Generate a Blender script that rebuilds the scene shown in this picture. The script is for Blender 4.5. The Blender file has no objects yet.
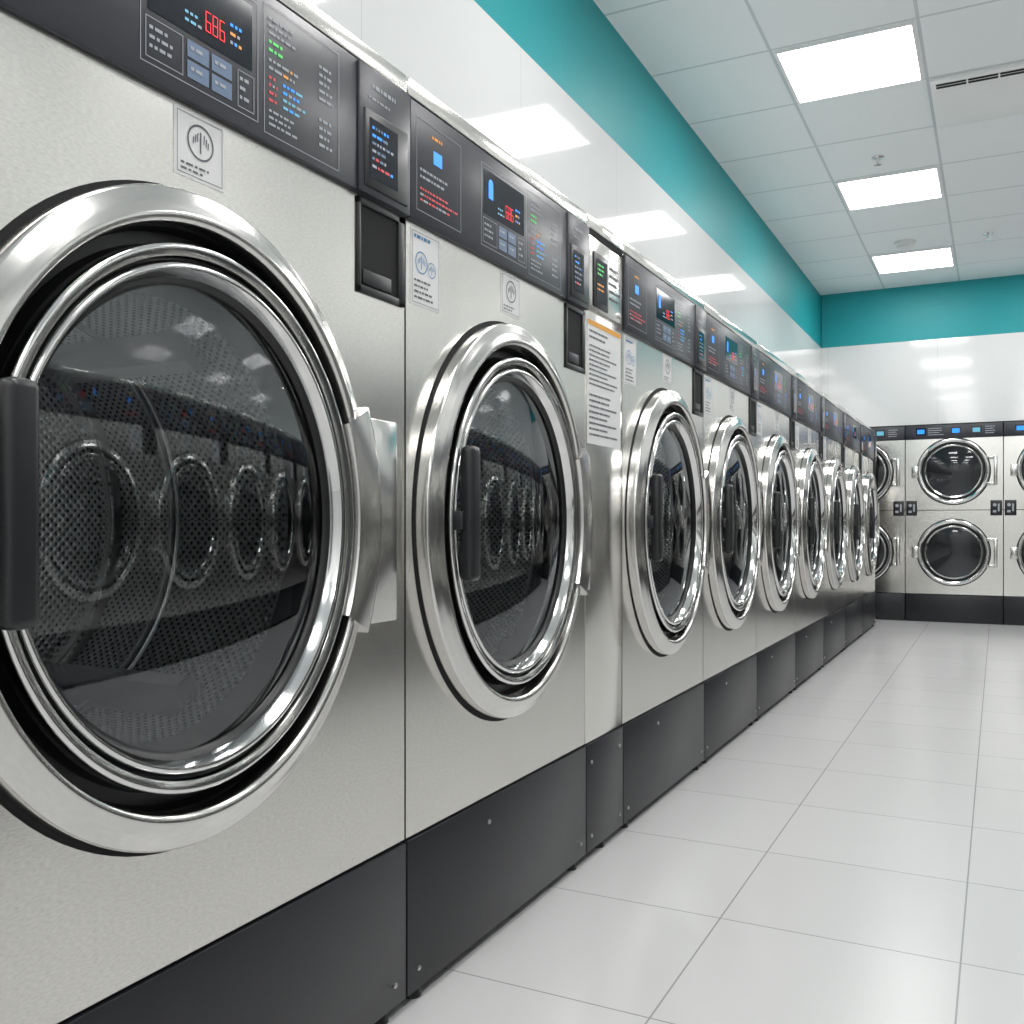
import bpy, bmesh, math, random
from math import sin, cos, pi, radians, atan2
random.seed(4)
S = bpy.context.scene
try:
    S.view_settings.view_transform = 'Standard'
    S.view_settings.look = 'None'
except Exception:
    pass

# ---------------------------------------------------------------- materials
MATS = {}
def newmat(name):
    m = bpy.data.materials.new(name); m.use_nodes = True
    nt = m.node_tree
    b = nt.nodes['Principled BSDF']
    MATS[name] = m
    return m, nt, b
def simple(name, col, rough=0.5, metal=0.0, emis=None, es=0.0, coat=0.0):
    m, nt, b = newmat(name)
    b.inputs['Base Color'].default_value = (*col, 1)
    b.inputs['Roughness'].default_value = rough
    b.inputs['Metallic'].default_value = metal
    b.inputs['Coat Weight'].default_value = coat
    if emis:
        b.inputs['Emission Color'].default_value = (*emis, 1)
        b.inputs['Emission Strength'].default_value = es
    return m
def math_n(nt, op, a, b=None, c=None):
    n = nt.nodes.new('ShaderNodeMath'); n.operation = op
    for i, v in enumerate((a, b, c)):
        if v is None: continue
        if isinstance(v, (int, float)): n.inputs[i].default_value = v
        else: nt.links.new(v, n.inputs[i])
    return n.outputs[0]
def noise_n(nt, vec, scale, detail=2, mapscale=(1, 1, 1)):
    mp = nt.nodes.new('ShaderNodeMapping'); mp.inputs['Scale'].default_value = mapscale
    nt.links.new(vec, mp.inputs['Vector'])
    n = nt.nodes.new('ShaderNodeTexNoise'); n.inputs['Scale'].default_value = scale
    n.inputs['Detail'].default_value = detail
    nt.links.new(mp.outputs[0], n.inputs['Vector'])
    return n.outputs[0]
def mixcol(nt, fac, a, b):
    n = nt.nodes.new('ShaderNodeMix'); n.data_type = 'RGBA'
    if isinstance(fac, (int, float)): n.inputs[0].default_value = fac
    else: nt.links.new(fac, n.inputs[0])
    for i, v in ((6, a), (7, b)):
        if isinstance(v, tuple): n.inputs[i].default_value = (*v, 1)
        else: nt.links.new(v, n.inputs[i])
    return n.outputs[2]
def bump(nt, b, h, strength, dist=0.001):
    n = nt.nodes.new('ShaderNodeBump'); n.inputs['Strength'].default_value = strength
    n.inputs['Distance'].default_value = dist
    nt.links.new(h, n.inputs['Height']); nt.links.new(n.outputs[0], b.inputs['Normal'])
def maprange(nt, v, a, b_, c, d):
    n = nt.nodes.new('ShaderNodeMapRange')
    nt.links.new(v, n.inputs[0])
    for i, q in enumerate((a, b_, c, d)): n.inputs[i+1].default_value = q
    return n.outputs[0]

def steel(name, col, r0, r1, mscale, nscale=30, aniso=0.0, var=.93):
    m, nt, b = newmat(name)
    tc = nt.nodes.new('ShaderNodeTexCoord')
    n1 = noise_n(nt, tc.outputs['Object'], nscale, 2, mscale)
    n2 = noise_n(nt, tc.outputs['Object'], 2.5, 2)
    b.inputs['Metallic'].default_value = 1
    c2 = tuple(x*var for x in col)
    nt.links.new(mixcol(nt, maprange(nt, n1, .3, .7, 0, 1), col, c2), b.inputs['Base Color'])
    s = math_n(nt, 'MULTIPLY_ADD', n2, 0.6, math_n(nt, 'MULTIPLY', n1, 0.4))
    nt.links.new(maprange(nt, s, 0.3, 0.7, r0, r1), b.inputs['Roughness'])
    if aniso:
        b.inputs['Anisotropic'].default_value = aniso
        b.inputs['Anisotropic Rotation'].default_value = .25
        t = nt.nodes.new('ShaderNodeTangent'); t.direction_type = 'RADIAL'; t.axis = 'Z'
        nt.links.new(t.outputs[0], b.inputs['Tangent'])
    return m
steel('stainless_brushed', (.84, .825, .785), .16, .25, (1, 1, 3.5), 130, aniso=.5, var=.84)
steel('ring_steel', (.72, .71, .69), .15, .21, (20, 3, 3), 20)
simple('chrome', (.76, .76, .75), .11, 1)
simple('black_rubber', (.008, .008, .009), .35)
simple('black_plastic', (.018, .019, .021), .32)
simple('seam_shadow_black', (.006, .006, .007), .8)  # black of joints and slots, also of the shadow painted around doors
simple('white_label', (.80, .80, .80), .45)
simple('label_ink', (.10, .11, .13), .5)
simple('label_blue', (.05, .22, .45), .5)
simple('label_orange', (.85, .40, .05), .5)
simple('panel_text', (.36, .38, .42), .5, emis=(.6, .65, .7), es=.06)
simple('panel_line', (.36, .38, .42), .5)
simple('panel_button', (.13, .20, .32), .35)
simple('led_red', (.3, .01, .01), .4, emis=(1, .03, .04), es=1.5)
simple('text_red', (.45, .04, .05), .4, emis=(1, .08, .1), es=.25)
simple('led_blue', (.01, .1, .4), .4, emis=(.02, .30, 1), es=1.1)
simple('led_cyan', (.1, .3, .4), .4, emis=(.2, .6, .8), es=.4)
simple('led_green', (.02, .3, .05), .4, emis=(.15, .85, .2), es=.6)
simple('led_orange', (.4, .15, .02), .4, emis=(1, .45, .08), es=.5)
simple('screen_dark', (.012, .016, .025), .08)
simple('screw', (.6, .6, .6), .3, 1)
simple('light_diffuser', (1, 1, 1), .5, emis=(1, .99, .98), es=13.6)
simple('fixture_white', (.85, .86, .86), .4)
simple('detector_white', (.75, .76, .76), .4)

def paint(name, col, rough, coat=0, nb=.05):
    m, nt, b = newmat(name)
    g = nt.nodes.new('ShaderNodeNewGeometry')
    n = noise_n(nt, g.outputs['Position'], 60, 3)
    nt.links.new(mixcol(nt, n, col, tuple(c*.95 for c in col)), b.inputs['Base Color'])
    b.inputs['Roughness'].default_value = rough
    b.inputs['Coat Weight'].default_value = coat
    if nb: bump(nt, b, n, nb, .0006)
paint('teal_paint', (.006, .31, .34), .5)
paint('kick_paint', (.016, .017, .021), .36, nb=.1)
paint('panel_dark', (.034, .036, .046), .32, nb=0)

def lines(nt, axis_out, period, off, half):
    """1 on grid lines, 0 elsewhere"""
    v = math_n(nt, 'SUBTRACT', axis_out, off)
    v = math_n(nt, 'DIVIDE', v, period)
    v = math_n(nt, 'ADD', v, 100.5)
    v = math_n(nt, 'FRACT', v)
    v = math_n(nt, 'SUBTRACT', v, .5)
    v = math_n(nt, 'ABSOLUTE', v)
    return math_n(nt, 'LESS_THAN', v, half/period)
def gridmat(name, axes, col, linecol, rough, var=0.0, bumps=.5, spec=.5, coat=0., linew=.0016, noise_amt=.03):
    m, nt, b = newmat(name)
    g = nt.nodes.new('ShaderNodeNewGeometry')
    sp = nt.nodes.new('ShaderNodeSeparateXYZ'); nt.links.new(g.outputs['Position'], sp.inputs[0])
    tot = None; cells = []
    for ax, per, off in axes:
        o = sp.outputs[ax]
        l = lines(nt, o, per, off, linew)
        tot = l if tot is None else math_n(nt, 'MAXIMUM', tot, l)
        cells.append(math_n(nt, 'FLOOR', math_n(nt, 'DIVIDE', math_n(nt, 'SUBTRACT', o, off), per)))
    wn = nt.nodes.new('ShaderNodeTexWhiteNoise'); wn.noise_dimensions = '2D'
    cb = nt.nodes.new('ShaderNodeCombineXYZ')
    for i, c in enumerate(cells[:2]): nt.links.new(c, cb.inputs[i])
    nt.links.new(cb.outputs[0], wn.inputs['Vector'])
    n = noise_n(nt, g.outputs['Position'], 5, 6)
    f = math_n(nt, 'MULTIPLY_ADD', n, noise_amt*4, math_n(nt, 'MULTIPLY', wn.outputs['Value'], var))
    base = mixcol(nt, f, col, tuple(c*.72 for c in col))
    nt.links.new(mixcol(nt, tot, base, linecol), b.inputs['Base Color'])
    b.inputs['Roughness'].default_value = rough
    b.inputs['Coat Weight'].default_value = coat
    b.inputs['Specular IOR Level'].default_value = spec
    inv = math_n(nt, 'SUBTRACT', 1.0, tot)
    bump(nt, b, inv, bumps, .001)
    return m
gridmat('floor_tile', [(0, .47, .39), (1, .47, 2.05)], (.64, .64, .64), (.33, .33, .33), .24, var=.10, linew=.0017)
gridmat('ceiling_tile', [(0, .61, .015), (1, .61, 4.35)], (.86, .90, .92), (.60, .65, .67), .8, var=.05, linew=.007, noise_amt=.02)
gridmat('wall_gloss_left', [(1, .92, 1.10)], (.72, .73, .73), (.54, .55, .55), .06, spec=.8, linew=.0012, noise_amt=.0)
gridmat('wall_gloss_back', [(0, .92, .45)], (.72, .73, .73), (.54, .55, .55), .08, spec=.8, linew=.0012, noise_amt=.0)

def glassmat(name, tint, ior=1.7):
    m = bpy.data.materials.new(name); m.use_nodes = True; MATS[name] = m
    nt = m.node_tree; nt.nodes.clear()
    o = nt.nodes.new('ShaderNodeOutputMaterial')
    t = nt.nodes.new('ShaderNodeBsdfTransparent'); t.inputs[0].default_value = (*tint, 1)
    g = nt.nodes.new('ShaderNodeBsdfGlossy'); g.inputs['Roughness'].default_value = .012
    g.inputs['Color'].default_value = (.95, .97, 1, 1)
    f = nt.nodes.new('ShaderNodeFresnel'); f.inputs[0].default_value = ior
    mx = nt.nodes.new('ShaderNodeMixShader')
    nt.links.new(f.outputs[0], mx.inputs[0]); nt.links.new(t.outputs[0], mx.inputs[1]); nt.links.new(g.outputs[0], mx.inputs[2])
    nt.links.new(mx.outputs[0], o.inputs[0])
glassmat('door_glass', (.94, .96, .975), 2.0)
glassmat('dryer_glass', (.36, .37, .39), 1.6)

def perfmat():
    m, nt, b = newmat('drum_perforated')
    tc = nt.nodes.new('ShaderNodeTexCoord')
    mp = nt.nodes.new('ShaderNodeMapping'); mp.inputs['Rotation'].default_value = (0, 0, radians(45))
    nt.links.new(tc.outputs['UV'], mp.inputs[0])
    v = nt.nodes.new('ShaderNodeTexVoronoi'); v.voronoi_dimensions = '2D'
    v.inputs['Scale'].default_value = 92; v.inputs['Randomness'].default_value = 0
    nt.links.new(mp.outputs[0], v.inputs['Vector'])
    f = maprange(nt, v.outputs['Distance'], .20, .32, 0, 1)
    nt.links.new(mixcol(nt, f, (.07, .075, .08), (.94, .95, .96)), b.inputs['Base Color'])
    b.inputs['Metallic'].default_value = .6; b.inputs['Roughness'].default_value = .33
    bump(nt, b, maprange(nt, v.outputs['Distance'], .1, .6, 0, 1), .9, .003)
perfmat()
simple('drum_steel', (.88, .88, .88), .22, .85)

# ---------------------------------------------------------------- mesh builder
class MB:
    def __init__(s, name):
        s.name = name; s.v = []; s.f = []; s.m = []; s.uv = []; s.sm = []; s.mats = []
    def mi(s, mat):
        if mat not in s.mats: s.mats.append(mat)
        return s.mats.index(mat)
    def face(s, pts, mat, uv=None, smooth=False):
        i = len(s.v); s.v += [tuple(p) for p in pts]
        s.f.append(tuple(range(i, i+len(pts)))); s.m.append(s.mi(mat)); s.uv.append(uv); s.sm.append(smooth)
    def box(s, x0, x1, y0, y1, z0, z1, mat, bev=0.0, seg=2):
        bm = bmesh.new(); bmesh.ops.create_cube(bm, size=1)
        for v in bm.verts:
            v.co.x = x0 if v.co.x < 0 else x1
            v.co.y = y0 if v.co.y < 0 else y1
            v.co.z = z0 if v.co.z < 0 else z1
        if bev > 0:
            bmesh.ops.bevel(bm, geom=bm.edges[:], offset=bev, segments=seg, affect='EDGES', profile=.5)
        s.add(bm, mat, bev > 0); bm.free()
    def add(s, bm, mat, smooth=True):
        bm.verts.ensure_lookup_table()
        o = len(s.v); s.v += [tuple(v.co) for v in bm.verts]; k = s.mi(mat)
        for f in bm.faces:
            s.f.append(tuple(o+v.index for v in f.verts)); s.m.append(k); s.uv.append(None); s.sm.append(smooth)
    def rect(s, x, y0, y1, z0, z1, mat):
        s.face([(x, y0, z0), (x, y1, z0), (x, y1, z1), (x, y0, z1)], mat)
    def frame(s, x, y0, y1, z0, z1, w, mat):
        s.rect(x, y0, y1, z0, z0+w, mat); s.rect(x, y0, y1, z1-w, z1, mat)
        s.rect(x, y0, y0+w, z0+w, z1-w, mat); s.rect(x, y1-w, y1, z0+w, z1-w, mat)
    def revolve(s, prof, cy, cz, ky, mats, n=96, a0=0, a1=2*pi, uvs=None):
        full = abs(a1-a0-2*pi) < 1e-6
        base = len(s.v); na = n if full else n+1
        for (r, x) in prof:
            for k in range(na):
                a = a0+(a1-a0)*k/n
                s.v.append((x, cy+r*cos(a)*ky, cz+r*sin(a)))
        for i in range(len(prof)-1):
            mt = mats if isinstance(mats, str) else mats[i]
            for k in range(n):
                k2 = (k+1) % na
                q = (base+i*na+k, base+i*na+k2, base+(i+1)*na+k2, base+(i+1)*na+k)
                u = None
                if uvs == 'cyl':
                    R = prof[0][0]
                    A0 = k/n*2*pi*R; A1 = (k+1)/n*2*pi*R
                    u = [(A0, prof[i][1]), (A1, prof[i][1]), (A1, prof[i+1][1]), (A0, prof[i+1][1])]
                elif uvs == 'disc':
                    u = [(s.v[j][1]-cy, s.v[j][2]-cz) for j in q]
                s.f.append(q); s.m.append(s.mi(mt)); s.uv.append(u); s.sm.append(True)
    def holed(s, x, y0, y1, z0, z1, cy, cz, r, ky, mat, n=96):
        ang = [2*pi*k/n for k in range(n)]
        for yy, zz in ((y0, z0), (y0, z1), (y1, z0), (y1, z1)):
            ang.append(atan2((zz-cz), (yy-cy)) % (2*pi))
        ang = sorted(set(round(a, 6) for a in ang))
        inn = []; out = []
        for a in ang:
            c, sn = cos(a), sin(a)
            t = 1/math.sqrt((c/(r*ky))**2+(sn/r)**2)
            inn.append((x, cy+c*t, cz+sn*t))
            ty = ((y1-cy)/c if c > 1e-9 else (y0-cy)/c if c < -1e-9 else 1e9)
            tz = ((z1-cz)/sn if sn > 1e-9 else (z0-cz)/sn if sn < -1e-9 else 1e9)
            t = min(ty, tz)
            out.append((x, cy+c*t, cz+sn*t))
        m = len(ang)
        for i in range(m):
            j = (i+1) % m
            s.face([inn[i], out[i], out[j], inn[j]], mat)
    def mesh(s):
        me = bpy.data.meshes.new(s.name)
        me.from_pydata(s.v, [], s.f)
        for mt in s.mats: me.materials.append(MATS[mt])
        me.polygons.foreach_set('material_index', s.m)
        me.polygons.foreach_set('use_smooth', s.sm)
        if any(u for u in s.uv):
            ul = me.uv_layers.new(name='UVMap')
            for p, u in zip(me.polygons, s.uv):
                if u:
                    for li, c in zip(p.loop_indices, u): ul.data[li].uv = c
        me.update()
        try: me.set_sharp_from_angle(angle=radians(38))
        except Exception: pass
        return me
def arc(cr, cx, rad, a0, a1, n):
    return [(cr+rad*cos(radians(a0+(a1-a0)*i/n)), cx+rad*sin(radians(a0+(a1-a0)*i/n))) for i in range(n+1)]

def words(mb, x, y0, y1, z0, z1, rows, mat, fill=.85, rnd=None):
    rnd = rnd or random.Random(7)
    h = (z1-z0)/rows
    for i in range(rows):
        zt = z1-i*h; y = y0; end = y0+(y1-y0)*(rnd.uniform(.5, 1) * fill + (1-fill))
        while y < end-.002:
            w = rnd.uniform(.004, .016); w = min(w, end-y)
            mb.rect(x, y, y+w, zt-h*.55, zt-h*.18, mat if isinstance(mat, str) else rnd.choice(mat))
            y += w+.003
def seg7(mb, x, y, z, w, h, digit, mat):
    t = w*.2
    segs = {'8': 'abcdefg', '6': 'acdefg', '0': 'abcdef', '3': 'abcdg', '5': 'acdfg'}[digit]
    R = {'a': (0, w, h-t, h), 'd': (0, w, 0, t), 'g': (0, w, h/2-t/2, h/2+t/2), 'f': (0, t, h/2, h), 'e': (0, t, 0, h/2),
         'b': (w-t, w, h/2, h), 'c': (w-t, w, 0, h/2)}
    e = .0004
    for c in segs:
        a, b_, c_, d = R[c]
        mb.rect(x, y+a+e, y+b_-e, z+c_+e, z+d-e, mat)
def disc(mb, x, y, z, r, mat, n=16):
    mb.face([(x, y+r*cos(2*pi*k/n), z+r*sin(2*pi*k/n)) for k in range(n)], mat)
def screw(mb, x, y, z, r=.006):
    mb.revolve([(r, x), (r, x+.002), (r*.6, x+.0035), (.0002, x+.0038)], y, z, 1, 'screw', n=14)

def emblem(mb, x, y, z, r, mat):
    mb.revolve([(r, x), (r*.90, x)], y, z, 1, mat, n=28)
    mb.rect(x, y-r*.05, y+r*.05, z-r*.6, z+r*.6, mat)
    for sgn in (-1, 1):
        for k in range(3):
            yy = y+sgn*r*(.25+.16*k)
            mb.face([(x, yy-r*.03, z-r*.1*k), (x, yy+r*.03, z-r*.1*k), (x, yy+r*.08, z+r*(.5-.15*k)), (x, yy, z+r*(.5-.15*k))], mat)

# ---------------------------------------------------------------- washer
CZ = .856; RK = .885; D = .505; ZP = 1.385; ZT = 1.60; ZK = .297
def build_washer(W, dy, mw=.132, sp=0.0, hs=0.0):
    h = W/2; g = .0025; parts = {}
    y0, y1 = -h+g, h-g
    cy = dy
    b = MB('cabinet')
    b.holed(0, y0, y1, ZK+.002, ZP+.01, cy, CZ, .404, RK, 'stainless_brushed')
    b.rect(0, y0, y1, ZP+.01, ZT, 'stainless_brushed')
    for yy, fl in ((y0, 0), (y1, 1)):
        q = [(0, yy, ZK), (0, yy, ZT), (-D, yy, ZT), (-D, yy, ZK)]
        b.face(q if not fl else q[::-1], 'stainless_brushed')
        q = [(-.03, yy, .03), (-.03, yy, ZK), (-D, yy, ZK), (-D, yy, .03)]
        b.face(q if not fl else q[::-1], 'kick_paint')
    b.face([(-D, y0, .03), (-D, y0, ZT), (-D, y1, ZT), (-D, y1, .03)], 'stainless_brushed')
    b.box(-D, .006, y0, y1, ZT, ZT+.032, 'stainless_brushed', .003)
    b.box(-.03, -.026, y0, y1, .02, ZK, 'seam_shadow_black')
    parts['cabinet'] = b
    k = MB('kick_plate')
    k.box(-.024, .004, y0, y1, .022, ZK-.003, 'kick_paint', .002)
    for yy in (y0+.035, y1-.035):
        screw(k, .004, yy, .06, .005)
    screw(k, .004, y0+.30, ZK-.05, .005)
    for yy in (y0+.05, y1-.05):
        bm = bmesh.new(); bmesh.ops.create_cone(bm, cap_ends=True, segments=16, radius1=.018, radius2=.010, depth=.03)
        bmesh.ops.translate(bm, verts=bm.verts, vec=(-.02, yy, .015)); k.add(bm, 'black_plastic'); bm.free()
    parts['kick_plate'] = k
    c = MB('control_panel'); X = .010
    ym = y1-mw
    c.box(0, X, y0, ym-.002, ZP, ZT-.006, 'panel_dark', .002)
    c.box(0, X+.003, ym, y1, ZP, ZT-.006, 'panel_dark', .002)
    e = X+.0008
    c.frame(e, y0+.018, y0+.175, ZP+.02, ZT-.03, .0013, 'panel_line')
    c.rect(e, y0+.075, y0+.105, ZP+.118, ZP+.142, 'led_blue')
    words(c, e, y0+.07, y0+.12, ZP+.155, ZP+.17, 1, 'led_orange')
    words(c, e, y0+.03, y0+.165, ZP+.075, ZP+.10, 2, 'panel_text')
    words(c, e, y0+.03, y0+.165, ZP+.035, ZP+.065, 3, ['text_red', 'panel_text', 'text_red'])
    bx0, bx1 = y1-.560+sp, y1-.355+sp
    c.frame(e, bx0, bx1, ZP+.02, ZT-.03, .0013, 'panel_line')
    c.rect(e, bx0+.012, bx1-.012, ZP+.086, ZT-.04, 'screen_dark')
    c.rect(e+.0006, bx0+.03, bx0+.050, ZP+.120, ZP+.150, 'led_blue')
    disc(c, e+.0007, bx0+.040, ZP+.150, .010, 'led_blue')
    for i, dg in enumerate('686'):
        seg7(c, e+.0008, bx0+.105+.0125*i, ZP+.101, .0102, .027, dg, 'led_red')
    words(c, e+.0008, bx0+.070, bx0+.10, ZP+.095, ZP+.115, 2, ['led_cyan', 'panel_text'])
    words(c, e+.0008, bx0+.150, bx1-.018, ZP+.10, ZP+.135, 3, ['led_orange', 'panel_text', 'led_blue'])
    c.frame(e, bx0+.008, bx0+.068, ZP+.028, ZP+.078, .0012, 'panel_line')
    words(c, e, bx0+.014, bx0+.06, ZP+.036, ZP+.07, 3, 'panel_text')
    for i in range(2):
        for j in range(2):
            c.rect(e, bx0+.075+.042*i, bx0+.112+.042*i, ZP+.030+.026*j, ZP+.052+.026*j, 'panel_button')
            words(c, e+.0006, bx0+.080+.042*i, bx0+.108+.042*i, ZP+.035+.026*j, ZP+.047+.026*j, 1, 'panel_text')
    c.frame(e, bx1-.04, bx1-.008, ZP+.028, ZP+.078, .0012, 'panel_line')
    words(c, e, bx1-.036, bx1-.012, ZP+.034, ZP+.072, 3, 'panel_text')
    cx0, cx1 = y1-.343+sp, y1-.172+sp
    c.frame(e, cx0, cx1, ZP+.012, ZT-.02, .0013, 'panel_line')
    words(c, e, cx0+.010, cx0+.085, ZP+.15, ZP+.18, 3, 'panel_text')
    words(c, e, cx0+.010, cx0+.05, ZP+.125, ZP+.148, 2, 'led_green')
    words(c, e, cx0+.010, cx0+.10, ZP+.10, ZP+.122, 2, ['panel_text', 'led_orange'])
    words(c, e, cx0+.04, cx0+.10, ZP+.055, ZP+.097, 4, ['led_blue', 'led_cyan', 'panel_text', 'panel_text'])
    words(c, e, cx0+.010, cx0+.035, ZP+.055, ZP+.097, 4, ['text_red', 'panel_text'])
    words(c, e, cx0+.010, cx0+.09, ZP+.022, ZP+.05, 3, 'panel_text')
    words(c, e, cx0+.122, cx1-.008, ZP+.10, ZP+.16, 5, 'panel_text')
    words(c, e, cx0+.122, cx1-.008, ZP+.03, ZP+.08, 4, 'panel_text')
    e2 = X+.0038
    words(c, e2, ym+.035, y1-.02, ZT-.047, ZT-.028, 1, 'panel_text')
    words(c, e2, ym+.025, y1-.04, ZT-.062, ZT-.052, 1, 'panel_text')
    c.box(X, X+.006, ym+.012, y1-.012, ZP+.012, ZP+.138, 'black_plastic', .002)
    c.rect(X+.0066, ym+.024, y1-.045, ZP+.028, ZP+.125, 'screen_dark')
    words(c, X+.0072, ym+.030, y1-.055, ZP+.04, ZP+.115, 6, ['led_blue', 'panel_text', 'text_red', 'panel_button', 'panel_button'])
    parts['control_panel'] = c
    # coin tray : flat bezel, dark recess, flap
    t = MB('coin_tray')
    ta, tb, tc_, td = ym+.010, y1-.004, 1.226, ZP-.004
    X1 = .0045
    t.box(0, X1, ta, ta+.007, tc_, td, 'black_plastic', .0012)
    t.box(0, X1, tb-.020, tb, tc_, td, 'black_plastic', .0012)
    t.box(0, X1, ta, tb, td-.012, td, 'black_plastic', .0012)
    t.box(0, X1, ta, tb, tc_, tc_+.012, 'black_plastic', .0012)
    t.rect(.0008, ta, tb, tc_, td, 'seam_shadow_black')
    t.box(.0006, .003, ta+.014, tb-.040, tc_+.016, tc_+.040, 'black_plastic', .001)
    parts['coin_tray'] = t
    l = MB('stickers')
    def lab(a, b_, z0, z1):
        l.box(0, .0012, a, b_, z0, z1, 'white_label')
        l.frame(.0018, a+.004, b_-.004, z0+.004, z1-.004, .0008, 'label_ink')
    a, b_ = y0+.014, y0+.112
    lab(a, b_, 1.240, 1.375)
    words(l, .0020, a+.01, b_-.01, 1.353, 1.368, 1, 'label_blue')
    emblem(l, .0020, (a+b_)/2-.015, 1.318, .020, 'label_blue'); emblem(l, .0020, (a+b_)/2+.02, 1.312, .014, 'label_blue')
    words(l, .0020, a+.01, b_-.01, 1.248, 1.288, 4, 'label_ink')
    lab(-.048, .039, 1.292, 1.378)
    emblem(l, .0020, -.004, 1.343, .023, 'label_ink')
    words(l, .0020, -.038, .030, 1.298, 1.312, 2, 'label_ink')
    parts['stickers'] = l
    # door ring: wide conical brushed bezel, black groove, stepped chrome door frame
    d = MB('door_ring')
    d.revolve([(.417, .0006), (.404, .0006)], cy, CZ, RK, 'seam_shadow_black')  # flat black ring painted on the cabinet as shadow around the bezel
    p1 = [(.409, 0), (.409, .022)] + arc(.402, .024, .007, 0, 75, 5) + [(.392, .036), (.384, .040)] + arc(.373, .033, .010, 55, 165, 7) + [(.362, .014)]
    d.revolve(p1, cy, CZ, RK, 'ring_steel', n=128)
    d.revolve([(.362, .014), (.358, -.004), (.343, -.004), (.340, .02)], cy, CZ, RK, 'black_rubber', n=128)
    p2 = [(.340, .02), (.340, .034)] + arc(.334, .036, .006, 0, 110, 5) + [(.324, .0385), (.322, .030)]
    d.revolve(p2, cy, CZ, RK, 'chrome', n=128)
    d.revolve([(.322, .030), (.318, .028), (.317, .032)], cy, CZ, RK, 'black_rubber', n=128)
    d.revolve([(.317, .032)]+arc(.311, .033, .006, 10, 120, 5)+[(.303, .030), (.300, .022)], cy, CZ, RK, 'chrome', n=128)
    d.revolve([(.300, .022), (.294, .018), (.289, .008), (.288, -.05)], cy, CZ, RK, 'black_rubber', n=128)
    parts['door_ring'] = d
    gl = MB('door_window')
    DH = .020
    pr = [(.2935*i/12, .013+DH*(1-(i/12)**2)) for i in range(12, 0, -1)]+[(.0005, .013+DH)]
    gl.revolve(pr, cy, CZ, RK, 'door_glass', n=96)
    parts['door_window'] = gl
    dr = MB('drum')
    dr.revolve([(.288, -.05), (.296, -.055), (.302, -.065)], cy, CZ, RK, 'chrome')
    dr.revolve([(.302, -.065), (.302, -.435)], cy, CZ, RK, 'drum_perforated', uvs='cyl')
    dr.revolve([(.3015, -.285)]+arc(.3015, -.300, .010, 90, 270, 8)+[(.3015, -.315)], cy, CZ, RK, 'chrome', n=96)
    dr.revolve([(.302, -.425), (.292, -.440), (.280, -.444), (.262, -.440)], cy, CZ, RK, 'chrome')
    dr.revolve([(.262, -.440), (.255, -.430), (.20, -.420), (.12, -.414), (.07, -.414)], cy, CZ, RK, 'drum_perforated', uvs='disc')
    dr.revolve([(.07, -.414), (.066, -.405), (.03, -.400), (.001, -.398)], cy, CZ, RK, 'drum_steel')
    for kk in range(3):
        a = radians(58+120*kk)
        pts = []
        for r, da in ((.301, -.13), (.262, -.05), (.262, .05), (.301, .13)):
            pts.append((cy+r*cos(a+da)*RK, CZ+r*sin(a+da)))
        for i in range(3):
            (ya, za), (yb, zb) = pts[i], pts[i+1]
            dr.face([(-.12, ya, za), (-.43, ya, za), (-.43, yb, zb), (-.12, yb, zb)], 'drum_steel')
        dr.face([(-.12, p[0], p[1]) for p in pts], 'drum_steel')
    parts['drum'] = dr
    la = MB('door_latch')
    A = radians(25)
    prof = [(.342, .02), (.342, .044), (.345, .049), (.405, .049), (.414, .046), (.419, .040), (.419, .0)]
    la.revolve(prof, cy, CZ, RK, 'ring_steel', n=24, a0=-A, a1=A)
    for a in (-A, A):
        q = [(x, cy+r*cos(a)*RK, CZ+r*sin(a)) for r, x in prof] + [(.0, cy+.342*cos(a)*RK, CZ+.342*sin(a))]
        la.face(q, 'ring_steel')
    la.box(.0, .022, cy+.345*RK, min(h-.015, cy+.448), CZ-.168, CZ+.165, 'ring_steel', .003)
    parts['door_latch'] = la
    ha = MB('door_handle')
    hy = cy-.258+hs
    ha.box(.042, .072, hy-.019, hy+.019, CZ-.112, CZ+.138, 'black_plastic', .011, 4)
    ha.box(.028, .056, cy-.324*RK, hy, CZ-.018, CZ+.018, 'black_plastic', .004)
    for dz in (-.075, .065): ha.box(.018, .050, hy-.008, hy+.008, CZ+dz-.012, CZ+dz+.012, 'black_plastic', .004)
    parts['door_handle'] = ha
    return {k: v.mesh() for k, v in parts.items()}

def place(name, meshes, loc, rotz=0):
    e = bpy.data.objects.new(name, None); S.collection.objects.link(e)
    e.empty_display_size = .2
    e.location = loc; e.rotation_euler = (0, 0, rotz)
    for k, me in meshes.items():
        o = bpy.data.objects.new(k, me); S.collection.objects.link(o); o.parent = e
    return e

WA = build_washer(.96, -.025, mw=.150, sp=-.028, hs=-.022)
cache = {}
def washer(W):
    W = round(W, 3)
    if W not in cache: cache[W] = build_washer(W, -.020)
    return cache[W]
place('washing_machine', WA, (0, .9326, 0))
for a, b_ in ((1.4126, 2.232), (2.498, 3.3127), (3.3127, 4.141), (4.141, 5.016), (5.016, 5.896), (5.896, 6.79), (6.79, 7.69), (7.69, 8.60)):
    W = b_-a
    key = .82 if W < .84 else .88 if W < .89 else .90
    e = place('washing_machine', washer(key), (0, (a+b_)/2, 0))
    e.scale = (1, W/key, 1)
place('washing_machine', washer(.82), (0, .9326-.48-.41, 0))
place('washing_machine', washer(.82), (0, .9326-.48-.82-.41, 0))
for k in range(-4, 8):
    yy = 2.64+.88*k
    if yy < 8.3: place('washing_machine', washer(.88), (1.95, yy, 0), pi)

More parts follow.
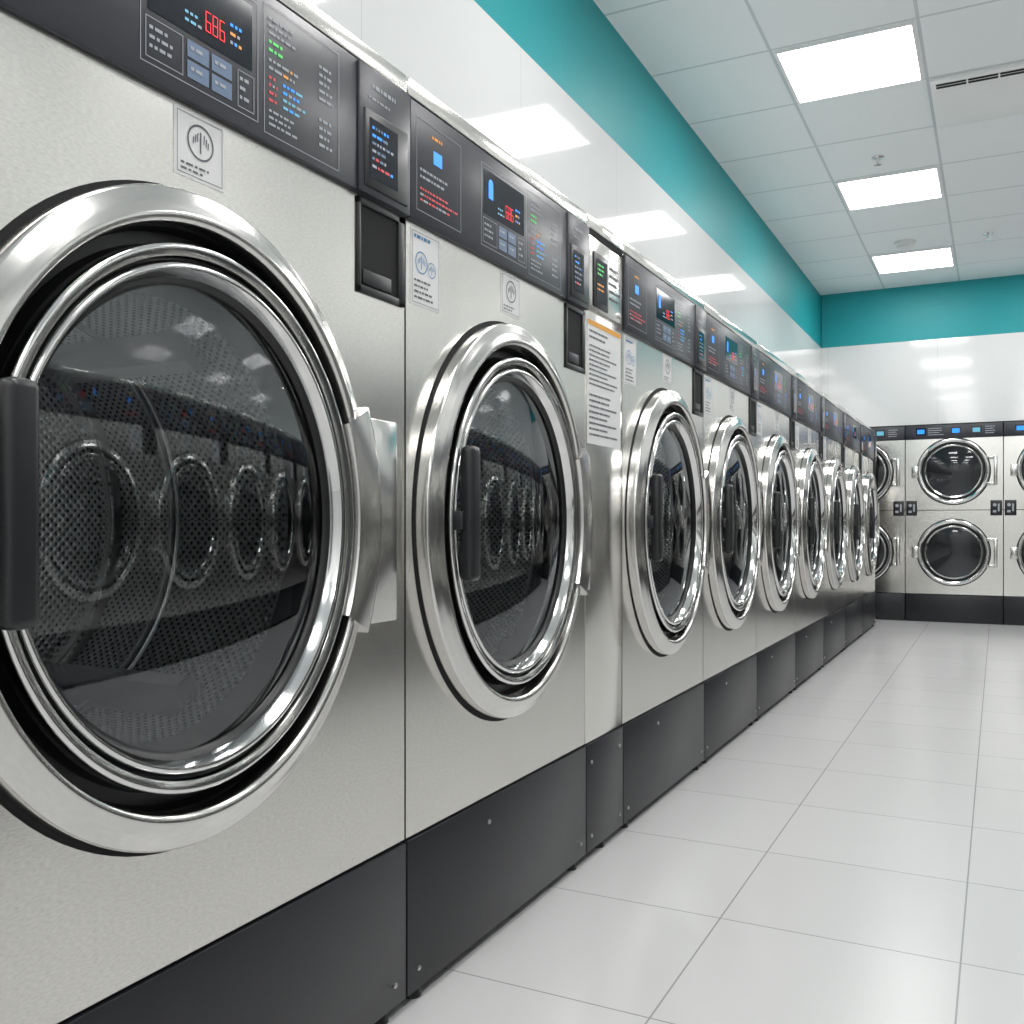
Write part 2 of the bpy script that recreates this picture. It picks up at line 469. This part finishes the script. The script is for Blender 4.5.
# ---------------------------------------------------------------- narrow payment column
def build_column(W):
    h = W/2; y0, y1 = -h+.0025, h-.0025
    b = MB('cabinet')
    b.box(-D, 0, y0, y1, ZK, ZT, 'stainless_brushed', .0015)
    b.box(-D, .006, y0, y1, ZT, ZT+.032, 'stainless_brushed', .003)
    b.box(-D, .003, y0+.004, y1-.004, ZT-.012, ZT+.001, 'seam_shadow_black')
    k = MB('kick_plate')
    k.box(-D, .004, y0, y1, .022, ZK-.003, 'kick_paint', .002)
    for yy in (y0+.03, y1-.03): screw(k, .004, yy, ZK-.05, .005); screw(k, .004, yy, .06, .005)
    bm = bmesh.new(); bmesh.ops.create_cone(bm, cap_ends=True, segments=16, radius1=.018, radius2=.010, depth=.03)
    bmesh.ops.translate(bm, verts=bm.verts, vec=(-.02, 0, .015)); k.add(bm, 'black_plastic'); bm.free()
    p = MB('payment_display')
    p.box(0, .006, y0+.012, y1-.012, ZP+.01, ZT-.02, 'stainless_brushed', .002)
    p.box(.004, .010, y0+.035, y0+.135, ZP+.02, ZT-.055, 'black_plastic', .002)
    p.rect(.0108, y0+.05, y0+.122, ZP+.035, ZP+.145, 'screen_dark')
    words(p, .0113, y0+.055, y0+.115, ZP+.06, ZP+.085, 2, 'led_orange')
    words(p, .0113, y0+.055, y0+.115, ZP+.10, ZP+.135, 3, 'led_green')
    words(p, .0068, y0+.15, y1-.025, ZP+.05, ZP+.15, 5, 'label_ink')
    screw(p, .006, y1-.04, ZP+.03, .008)
    l = MB('notice_sticker')
    l.box(0, .0012, y0+.012, y1-.012, 1.055, 1.372, 'white_label')
    l.rect(.0018, y0+.014, y1-.014, 1.357, 1.370, 'label_orange')
    words(l, .0018, y0+.022, y1-.06, 1.318, 1.348, 2, 'label_ink')
    words(l, .0018, y0+.022, y1-.03, 1.20, 1.31, 9, 'label_ink')
    words(l, .0018, y0+.022, y1-.03, 1.07, 1.185, 8, 'label_ink')
    return {m.name: m.mesh() for m in (b, k, p, l)}
place('payment_column', build_column(.266), (0, 2.365, 0))

# ---------------------------------------------------------------- stacked dryers
def build_dryer(yl, yr):
    y0, y1 = yl+.003, yr-.003
    DD = .70
    b = MB('cabinet')
    zs = ((.245, .975, .61), (.98, 1.60, 1.315))
    for z0, z1, cz in zs: b.holed(0, y0, y1, z0, z1, 0, cz, .27, 1, 'stainless_brushed', 64)
    b.rect(-.004, y0, y1, .97, .985, 'seam_shadow_black')
    for yy, fl in ((y0, 0), (y1, 1)):
        q = [(0, yy, .24), (0, yy, 1.72), (-DD, yy, 1.72), (-DD, yy, .24)]
        b.face(q if not fl else q[::-1], 'stainless_brushed')
    b.face([(0, y0, 1.72), (0, y1, 1.72), (-DD, y1, 1.72), (-DD, y0, 1.72)], 'stainless_brushed')
    b.face([(-DD, y0, .0), (-DD, y0, 1.72), (-DD, y1, 1.72), (-DD, y1, .0)], 'stainless_brushed')
    k = MB('kick_plate'); k.box(-DD, .004, y0, y1, 0.0, .238, 'kick_paint', .003)
    k.box(-DD+.01, -.02, y0, y1, .236, .244, 'seam_shadow_black')
    c = MB('control_panel'); c.box(-.02, .012, y0, y1, 1.602, 1.722, 'panel_dark', .003)
    e = .0128
    for s_ in (-.30, -.02, .14):
        if s_ < y0: continue
        c.rect(e, s_, s_+.085, 1.635, 1.70, 'screen_dark')
        c.rect(e+.0006, s_+.012, s_+.07, 1.648, 1.685, 'led_blue' if s_ < .1 else 'led_cyan')
    words(c, e, -.20, -.05, 1.625, 1.70, 4, 'panel_text')
    words(c, e, .25, .36, 1.625, 1.70, 4, 'panel_text')
    co = MB('coin_box')
    for a, b_ in ((y0+.006, y0+.095), (y1-.095, y1-.006)):
        co.box(0, .014, a, b_, .93, 1.06, 'black_plastic', .003)
        m_ = (a+b_)/2
        disc(co, .0148, m_-.012, 1.02, .014, 'panel_text'); co.rect(.0149, m_+.012, m_+.026, .965, 1.03, 'panel_text')
        co.rect(.0149, m_-.026, m_+.0, .955, .975, 'panel_text')
    d = MB('door_rings'); gl = MB('door_windows'); dr = MB('drums'); hd = MB('door_handles')
    for z0, z1, cz in zs:
        d.revolve([(.294, .0006), (.264, .0006)], 0, cz, 1, 'seam_shadow_black', 64)  # painted shadow around the dryer door, a flat black ring
        d.revolve([(.286, 0), (.286, .018)]+arc(.274, .02, .012, 0, 90, 5)+[(.262, .032), (.254, .026)], 0, cz, 1, 'chrome', 72)
        d.revolve([(.254, .026), (.246, .010), (.232, .010)], 0, cz, 1, 'black_rubber', 72)
        d.revolve([(.232, .010), (.232, .022), (.226, .027), (.218, .022), (.216, .008)], 0, cz, 1, 'chrome', 72)
        d.revolve([(.216, .008), (.214, -.05)], 0, cz, 1, 'black_rubber', 64)
        gl.revolve([(.2165*i/6, .012+.012*(1-(i/6)**2)) for i in range(6, 0, -1)]+[(.0005, .024)], 0, cz, 1, 'dryer_glass', 64)
        dr.revolve([(.214, -.05), (.24, -.06), (.24, -.5)], 0, cz, 1, 'drum_steel', 64)
        dr.revolve([(.24, -.5), (.10, -.49), (.001, -.49)], 0, cz, 1, 'drum_perforated', 64, uvs='disc')
        hd.box(.0, .040, .255, .335, cz+.10, cz+.125, 'ring_steel', .004)
        hd.box(.0, .040, .255, .335, cz-.125, cz-.10, 'ring_steel', .004)
        hd.box(.022, .046, .315, .342, cz-.125, cz+.125, 'ring_steel', .005)
        if yl < -.35: hd.box(.0, .02, -.335, -.275, cz-.05, cz+.05, 'ring_steel', .004)
    return {m.name: m.mesh() for m in (b, k, c, co, d, gl, dr, hd)}
DR = build_dryer(-.387, .387)
DRN = build_dryer(-.332, .387)
YD = 9.17
place('stacked_dryer', DRN, (-.197, YD, 0), -pi/2)
for xc in (.578, 1.353): place('stacked_dryer', DR, (xc, YD, 0), -pi/2)
place('stacked_dryer', DR, (2.128, YD, 0), -pi/2)

# ---------------------------------------------------------------- room
XL, XR, YF, YB, YW, H, ZB = -.53, 2.525, -3.2, 9.90, 9.195, 2.97, 2.48
def obj(mb, name=None):
    o = bpy.data.objects.new(name or mb.name, mb.mesh()); S.collection.objects.link(o); return o
f = MB('floor'); f.box(XL-.1, XR+.1, YF-.1, YB+.1, -.08, 0, 'floor_tile'); obj(f)
c = MB('ceiling'); c.box(XL-.1, XR+.1, YF-.1, YB+.1, H, H+.08, 'ceiling_tile'); obj(c)
w = MB('wall_left'); w.box(XL-.1, XL, YF, YB, 0, ZB, 'wall_gloss_left'); w.box(XL-.1, XL-.006, YF, YB, ZB, H, 'teal_paint'); obj(w)
w = MB('wall_right'); w.box(XR, XR+.1, YF, YB, 0, H, 'wall_gloss_left'); obj(w)
w = MB('wall_back')
w.box(XL, XR, YB, YB+.1, 0, 1.9, 'wall_gloss_back')
w.box(XL, XR, YW, YB+.1, 1.735, ZB, 'wall_gloss_back'); w.box(XL, XR, YW+.006, YB+.1, ZB, H, 'teal_paint'); obj(w)
w = MB('wall_front'); w.box(XL, XR, YF-.1, YF, 0, H, 'wall_gloss_back'); obj(w)

def light_panel():
    m = MB('ceiling_light_panel')
    r = .290; t = .012
    m.box(-r, r, -r, -r+t, -.012, 0, 'fixture_white'); m.box(-r, r, r-t, r, -.012, 0, 'fixture_white')
    m.box(-r, -r+t, -r+t, r-t, -.012, 0, 'fixture_white'); m.box(r-t, r, -r+t, r-t, -.012, 0, 'fixture_white')
    q = r-t
    m.face([(-q, -q, -.006), (-q, q, -.006), (q, q, -.006), (q, -q, -.006)], 'light_diffuser')
    return m.mesh()
LP = light_panel()
for k in range(-4, 3):
    for x in (.32, 1.54):
        o = bpy.data.objects.new('ceiling_light_panel', LP); S.collection.objects.link(o)
        o.location = (x, 4.655+1.83*k, H)
m = MB('air_vent')
m.box(.635, 1.225, 4.97, 5.56, H-.022, H, 'fixture_white', .003)
for yy in (5.00, 5.03):
    m.box(.66, 1.20, yy, yy+.018, H-.0245, H-.020, 'seam_shadow_black')
for i in range(1, 4): m.box(.66+.135*i-.004, .66+.135*i+.004, 5.0, 5.048, H-.026, H-.02, 'fixture_white')
obj(m)
def ceil_round(name, x, y, prof, mat):
    m = MB(name); n = 32
    for i in range(len(prof)-1):
        (r0, z0), (r1, z1) = prof[i], prof[i+1]
        for k in range(n):
            a, b_ = 2*pi*k/n, 2*pi*(k+1)/n
            m.face([(r0*cos(a), r0*sin(a), z0), (r1*cos(a), r1*sin(a), z1), (r1*cos(b_), r1*sin(b_), z1), (r0*cos(b_), r0*sin(b_), z0)], mat, smooth=False)
    o = obj(m); o.location = (x, y, H)
ceil_round('smoke_detector', .303, 7.75, [(.075, 0), (.075, -.02), (.055, -.03), (.055, -.045), (.03, -.055), (.001, -.056)], 'detector_white')
SP = [(.035, 0), (.035, -.006), (.012, -.01), (.009, -.03), (.006, -.045), (.022, -.047), (.022, -.05), (.001, -.052)]
ceil_round('fire_sprinkler', .307, 5.89, SP, 'chrome')
ceil_round('fire_sprinkler', .86, 7.79, SP, 'chrome')

# ---------------------------------------------------------------- world + camera
wd = bpy.data.worlds.new('World'); S.world = wd; wd.use_nodes = True
wd.node_tree.nodes['Background'].inputs[0].default_value = (.8, .85, .9, 1)
wd.node_tree.nodes['Background'].inputs[1].default_value = .5
cam = bpy.data.cameras.new('camera'); co = bpy.data.objects.new('camera', cam); S.collection.objects.link(co)
cam.sensor_width = 36; cam.lens = 33.75; cam.shift_y = .0127; cam.clip_start = .02
co.location = (.9246, 0, .848); co.rotation_euler = (pi/2, 0, math.atan(486/960))
S.camera = co
